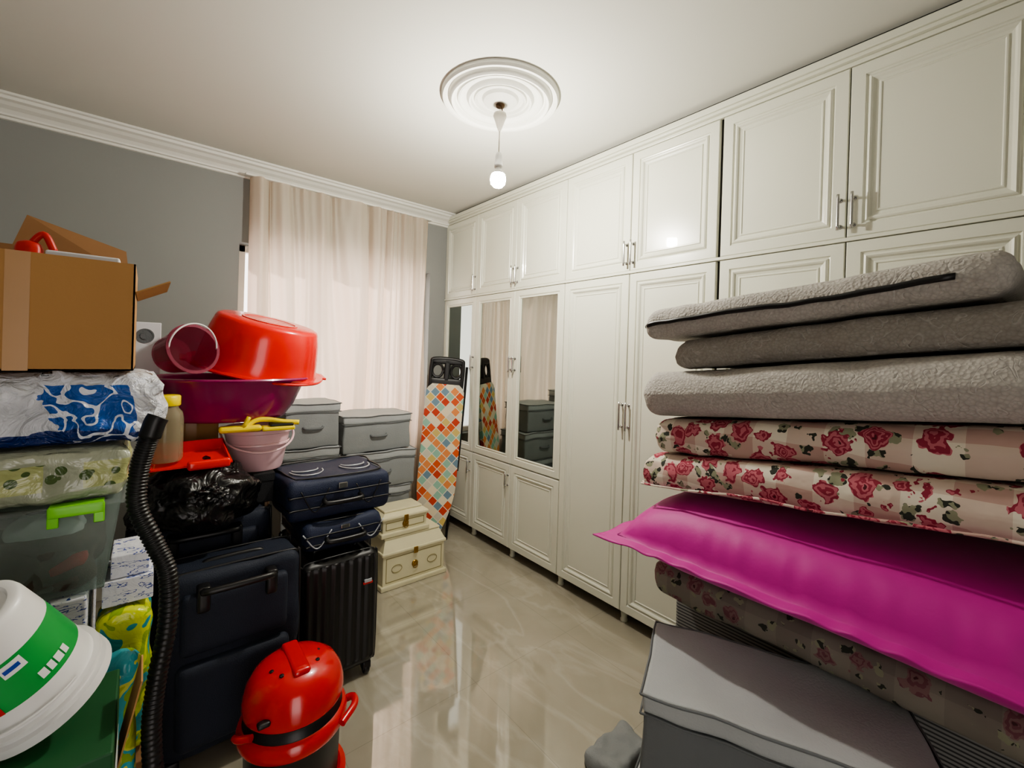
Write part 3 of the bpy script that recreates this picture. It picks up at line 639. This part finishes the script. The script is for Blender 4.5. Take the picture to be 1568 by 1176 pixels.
def arcpatch(a0,a1,z0,z1,m,off=.0012):
    V=[];F=[]; n=10
    for i in range(n+1):
        a=math.radians(a0+(a1-a0)*i/n)
        for z in (z0,z1): r=.1+(.1-z)*.0875+off; V.append((r*math.cos(a),r*math.sin(a),z))
    for i in range(n): F.append([2*i,2*i+2,2*i+3,2*i+1])
    b.add((V,F),m,True,X)
arcpatch(-140,-95,-.045,.03,'redp'); arcpatch(-78,-58,.028,.058,'white')
for i,(a,w_) in enumerate(((-60,7),(-51,6),(-43,8),(-33,6))): arcpatch(a,a+w_,-.03,-.008,'white')
arcpatch(-76,-62,.038,.048,'blue',.002)
b.add(tube([(.13*math.cos(t),.13*math.sin(t)*.99,-.08) for t in [math.radians(-150+i*8) for i in range(14)]],.003,6,2),'white',True,X); b.done(40)
# ---------------------------------------------------------------- bedding stack (right)
def slab(name,m,x0,x1,y0,y1,z0,z1,r,amp,seed,sl=.105,pipe=None,n=90,extra=None):
    b=B(name)
    def fn(p):
        q=p+nz(p,4,amp,seed)*.6+nz(p,13,amp*.3,seed)
        if p.z<z0+.004 or p.z>z1-.004: q.z=p.z+(q.z-p.z)*.3
        q.z+=sl*(.93-p.y)
        if extra: q=extra(p,q)
        return q
    b.add(rbox(x0,x1,y0,y1,z0,z1,r,n),m,True,None,fn)
    if pipe:
        zc,rad,mm=pipe
        P=[(x0-.002,y0+.1,zc),(x0-.004,(y0+y1)/2,zc),(x0-.003,y1-.1,zc),(x0+.02,y1-.02,zc),(x0+.1,y1+.003,zc),(x1-.05,y1+.003,zc)]
        b.add(tube(P,rad,8,14),mm,True,None,fn)
    return b.done()
slab('striped_sheets','stripe',1.69,2.05,-.5,.93,.0,.60,.02,.006,1,0)
slab('folded_floral_sheet','floral2',1.50,2.05,-.5,.93,.612,.738,.05,.018,2,.005)
def pillow():
    b=B('body_pillow'); n1,n2=120,90; V=[];F=[]
    cx,cy,cz=1.675,.24,.880; W2,L2,T2=.365,.77,.134
    fu,fv=.945,.875
    def P(u,v,s):
        cu=min(1,abs(u)/fu); cv=min(1,abs(v)/fv)
        h=T2*max(0,(1-cu**7)*(1-cv**4.2))**.5
        ext=1+.05*(abs(u)**6)*(abs(v)**6)-.02*(1-abs(v)**2)*abs(u)**4-.03*(1-abs(u)**2)*abs(v)**4*.5
        fl=abs(u)>fu or abs(v)>fv
        rip=(.004*math.sin(u*37+2*math.sin(u*9))*abs(v)**10+.004*math.sin(v*16)*abs(u)**12)
        p=Vector((cx+v*W2*ext,cy+u*L2*ext,cz+s*(h*(1 if s>0 else .75)+.0022)+rip))
        p+=nz(p,3,.008,3)
        if s>0: p.z+=.012*math.exp(-((cv-1)/.12)**2)*nz((p.x*.2,p.y,0),26,1,9).z*(0 if fl else 1)
        if v<0: p.z-=.038*abs(v)**2
        p.z+=.010*(.93-p.y)
        return p
    for s in (1,-1):
        for i in range(n1+1):
            for j in range(n2+1): V.append(P(-1+2*i/n1,-1+2*j/n2,s))
    m=(n1+1)*(n2+1)
    for s in (0,1):
        for i in range(n1):
            for j in range(n2): k=s*m+i*(n2+1)+j; F.append([k,k+1,k+n2+2,k+n2+1])
    for i in range(n1):
        for j in (0,n2): k=i*(n2+1)+j; F.append([k,k+n2+1,k+n2+1+m,k+m])
    for j in range(n2):
        for i in (0,n1): k=i*(n2+1)+j; F.append([k,k+1,k+1+m,k+m])
    b.add((V,F),'mag')
    b.add(tube([P(-fu+2*fu*i/60,-fv-.004,1) for i in range(61)],.003,6,2),'magdk'); b.add(tube([P(fu+.002,-fv+2*fv*i/40,1) for i in range(41)],.003,6,2),'magdk')
    return b.done()
pillow()
slab('floral_quilt','floral',1.44,2.05,-.55,.955,1.022,1.148,.055,.02,4,pipe=(1.038,.004,'floral'))
slab('floral_quilt','floral',1.46,2.05,-.55,.925,1.156,1.278,.058,.02,6)
slab('mattress_pad','pad',1.43,2.05,-.55,.97,1.287,1.452,.08,.02,7)
slab('mattress_pad','padd',1.46,2.05,-.55,.85,1.462,1.566,.05,.02,8)
slab('mattress_pad','pad',1.44,2.05,.02,.96,1.578,1.685,.05,.02,9,pipe=(1.630,.008,'black'))
Xg=T(1.37,.465,0,0,0,25)
grey_box(-.205,.16,-.33,.32,.305,.60,.03,seed=11,X=Xg); grey_box(-.19,.16,-.33,.32,.0,.30,.0,seed=12,X=T(1.36,.475,0,0,0,25))
b=B('folded_fabric_bag'); b.add(rbox(1.27,1.50,.90,1.04,.002,.06,.02,30),'greymid',True,None,lambda p:p+nz(p,14,.016 if p.z>.01 else .002,2)+nz(p,40,.004 if p.z>.01 else 0,5)); b.done()
# ---------------------------------------------------------------- world, sun + camera
w=bpy.data.worlds.new('World'); S.world=w; w.use_nodes=True; bg=w.node_tree.nodes['Background']; bg.inputs[0].default_value=(1,.92,.87,1); bg.inputs[1].default_value=4.2
sl=bpy.data.lights.new('sun','SUN'); sl.energy=5; sl.angle=math.radians(2); sl.color=(1,.88,.8); so=bpy.data.objects.new('sun',sl); S.collection.objects.link(so); so.location=(4,6,4)
so.rotation_euler=Vector((-.75,-.62,-.42)).to_track_quat('-Z','Y').to_euler()
cam=bpy.data.cameras.new('camera'); co=bpy.data.objects.new('camera',cam); S.collection.objects.link(co); S.camera=co
yaw,pit,rol=.6971,.0017,.0304
f=Vector((math.sin(yaw)*math.cos(pit),math.cos(yaw)*math.cos(pit),-math.sin(pit))); r0=Vector((math.cos(yaw),-math.sin(yaw),0)); u0=r0.cross(f)
r=r0*math.cos(rol)+u0*math.sin(rol); u=u0*math.cos(rol)-r0*math.sin(rol)
Mx=Matrix((r,u,-f)).transposed().to_4x4(); Mx.translation=Vector((0,0,1.5)); co.matrix_world=Mx
cam.sensor_width=36; cam.lens=36*669.156/1568; cam.shift_y=-(588-546.46)/1568; cam.clip_start=.02
